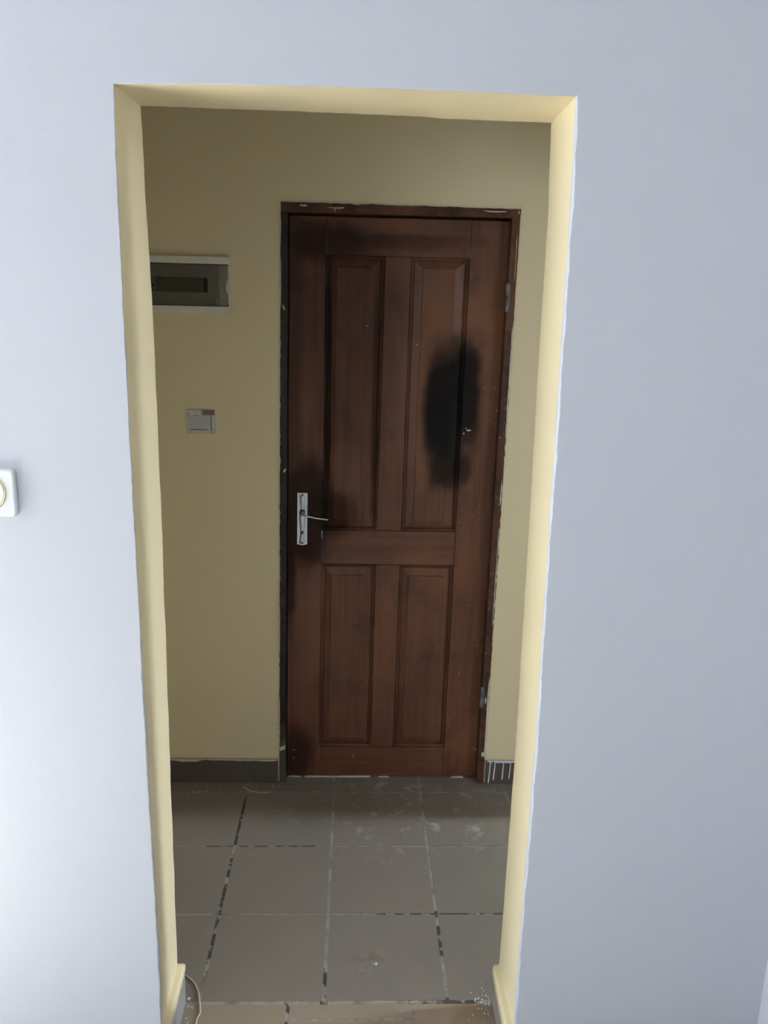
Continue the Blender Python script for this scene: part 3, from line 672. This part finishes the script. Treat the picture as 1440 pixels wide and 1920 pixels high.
# smoked cover with the rounded finger notch in its right edge
cov = MB(); cx1 = bx1 - 0.0042; out = [(bx0 + 0.0125, cz0 + 0.0015), (cx1, cz0 + 0.0015), (cx1, 1.7370)]
for i in range(1, 12):
    a = -math.pi / 2 + math.pi * i / 12; out.append((cx1 - 0.0085 * math.cos(a), 1.7615 + 0.0245 * math.sin(a)))
out += [(cx1, 1.7860), (cx1, cz1 - 0.0015), (bx0 + 0.0125, cz1 - 0.0015)]
cov.prism(out, -0.0165, -0.0145); cov.build('cover', SMOKED, fb)
ed = MB()
for z in (cz1 - 0.0012, cz0 + 0.0012): ed.box(bx0 + 0.012, cx1, -0.0168, -0.0080, z - 0.0011, z + 0.0011)
ed.tube([(x, -0.0160, z) for x, z in out[2:15]], 0.0006, 6)
ed.build('cover_edge', mat_plain('dark_green_edge', (0.045, 0.05, 0.042), 0.5), fb)

# ------------------------------------------------------------------ switches
def rounded(x0, x1, z0, z1, r, n=5):
    out = []
    for cx, cz, a0 in ((x1 - r, z1 - r, 0), (x0 + r, z1 - r, 90), (x0 + r, z0 + r, 180), (x1 - r, z0 + r, 270)):
        for i in range(n + 1):
            a = math.radians(a0 + 90 * i / n); out.append((cx + r * math.cos(a), cz + r * math.sin(a)))
    return out
def slab(mb, x0, x1, z0, z1, r, yf, yb_, ch=0.0012):
    """rounded slab with a softened front edge"""
    rings = [(0, yb_), (0, yf + ch), (ch * 0.35, yf + ch * 0.3), (ch, yf)]; prev = None
    for o, y in rings:
        cur = [mb.add((x, y, z)) for x, z in rounded(x0 + o, x1 - o, z0 + o, z1 - o, max(r - o, 0.0003))]
        if prev:
            for j in range(len(cur)): mb.face([prev[j], prev[(j + 1) % len(cur)], cur[(j + 1) % len(cur)], cur[j]])
        else: mb.face(cur[::-1])
        prev = cur
    mb.face(prev); return mb
sw = tag(empty('light_switch', (-0.512, 0, 1.330)), 'paint smeared white rocker switch on the cream wall below the fuse box', 'light switch')
slab(MB(), -0.5570, -0.4650, 1.2920, 1.3690, 0.003, -0.009, 0.0).build('plate', SWP, sw)
rk = MB(); slab(rk, -0.5475, -0.4780, 1.3010, 1.3500, 0.0015, -0.0125, -0.008); rko = rk.build('rocker', mat_plain('grey_white_rocker', (0.56, 0.58, 0.58), 0.35, 0, 0.03), sw)
MB().box(-0.5440, -0.4890, -0.0130, -0.0122, 1.3035, 1.3060).build('groove', SCREWM, rko)
MB().box(-0.4772, -0.4757, -0.0105, -0.0085, 1.3000, 1.3500).build('gap', SCREWM, sw)
dm = tag(empty('dimmer_switch', (-0.686, YF, 1.348)), 'cream square switch with a gold ring on the white wall at the left edge', 'light switch')
slab(MB(), -0.7380, -0.6365, 1.3020, 1.3925, 0.009, YF - 0.011, YF, 0.003).build('plate', CREAM, dm)
rg = MB(); seg = 48; RR = 0.0325
rg.tube([(-0.6860 + RR * math.cos(2 * math.pi * k / seg), YF - 0.0112, 1.3480 + RR * math.sin(2 * math.pi * k / seg)) for k in range(seg + 1)], 0.0019, 10, 0, False)
rg.build('ring', GOLD, dm, None, True)
kb = MB(); disc(kb, -0.6860, 1.3480, 0.0300, YF - 0.0125, YF - 0.010, 40); kb.build('knob', CREAM, dm)

# ------------------------------------------------------------------ bits lying on the floor
def smooth_path(pts, n=6):
    P = [Vector(p) for p in pts]; P = [P[0] * 2 - P[1]] + P + [P[-1] * 2 - P[-2]]; out = []
    for i in range(1, len(P) - 2):
        for k in range(n):
            t = k / n; a, b, c, d = P[i - 1:i + 3]
            out.append(0.5 * ((2 * b) + (c - a) * t + (2 * a - 5 * b + 4 * c - d) * t * t + (3 * b - a - 3 * c + d) * t ** 3))
    return out + [P[-2]]
st = MB().tube(smooth_path([(-0.432, -0.915, 0.0025), (-0.4165, -0.929, 0.0022), (-0.394, -0.950, 0.0024), (-0.379, -0.978, 0.0026), (-0.3705, -1.005, 0.0024), (-0.3640, -1.030, 0.0022), (-0.3615, -1.045, 0.0022), (-0.3655, -1.060, 0.0022), (-0.3660, -1.078, 0.0022), (-0.372, -1.10, 0.0022), (-0.385, -1.13, 0.0022)]), 0.0021, 8)
tag(st.build('string', STRING, None, (-0.38, -1.01, 0), True), 'long curled beige string on the tiles at the left foot of the doorway', 'string')
tw = MB().tube(smooth_path([(-0.3905, -0.042, 0.002), (-0.375, -0.052, 0.0022), (-0.3650, -0.066, 0.002), (-0.350, -0.072, 0.0022), (-0.330, -0.0775, 0.002), (-0.310, -0.079, 0.002), (-0.2905, -0.0775, 0.002)]), [0.0012] + [0.0019] * 35 + [0.0014], 8)
tag(tw.build('string', STRING, None, (-0.34, -0.06, 0), True), 'short bent beige string scrap beside the left skirting by the door', 'string')
def crumb(x, y, r, seed, mat=PAINT_W):
    bm = bmesh.new(); bmesh.ops.create_icosphere(bm, subdivisions=1, radius=r)
    for v in bm.verts: v.co *= 1 + 0.35 * noise.noise(v.co * 300 + Vector((seed, 0, 0))); v.co.z = max(v.co.z * 0.6, -r * 0.3)
    for v in bm.verts: v.co += Vector((x, y, r * 0.3))
    return bm
for x, y, r, lab in ((0.0766, -0.888, 0.0045, 'tiny pale pebble lying alone on the middle floor tile'), (-0.398, -1.000, 0.0050, 'white plaster crumb between the string and the left skirting')):
    mb = MB(); mb.bm(crumb(x, y, r, x * 10)); tag(mb.build('plaster_crumb', PAINT_W, None, (x, y, 0)), lab, 'crumb')
fk = MB(); rnd = random.Random(3)
for i in range(46):
    if i < 22: x, y, r = rnd.gauss(0.345, 0.012), rnd.gauss(-1.010, 0.012), rnd.uniform(0.0010, 0.0028)
    elif i < 38: x, y, r = rnd.uniform(0.30, 0.360), rnd.uniform(-1.10, -0.95), rnd.uniform(0.0010, 0.0022)
    else: x, y, r = rnd.gauss(-0.388, 0.008), rnd.uniform(-1.10, -0.99), rnd.uniform(0.0012, 0.0026)
    fk.bm(crumb(min(max(x, -0.398), 0.361), y, r, i))
for i in range(26): fk.bm(crumb(rnd.uniform(-0.64, -0.24), rnd.uniform(-0.085, -0.02), rnd.uniform(0.0010, 0.0026), i + 60))
for i in range(24): fk.bm(crumb(rnd.uniform(0.0, 0.55), rnd.uniform(-0.95, -0.05), rnd.uniform(0.0008, 0.0018), i + 100))
o = tag(fk.build('paint_flecks', PAINT_W, None, (0, -0.5, 0)), 'scattered white paint flecks on the floor tiles', 'paint flecks', kind='stuff')
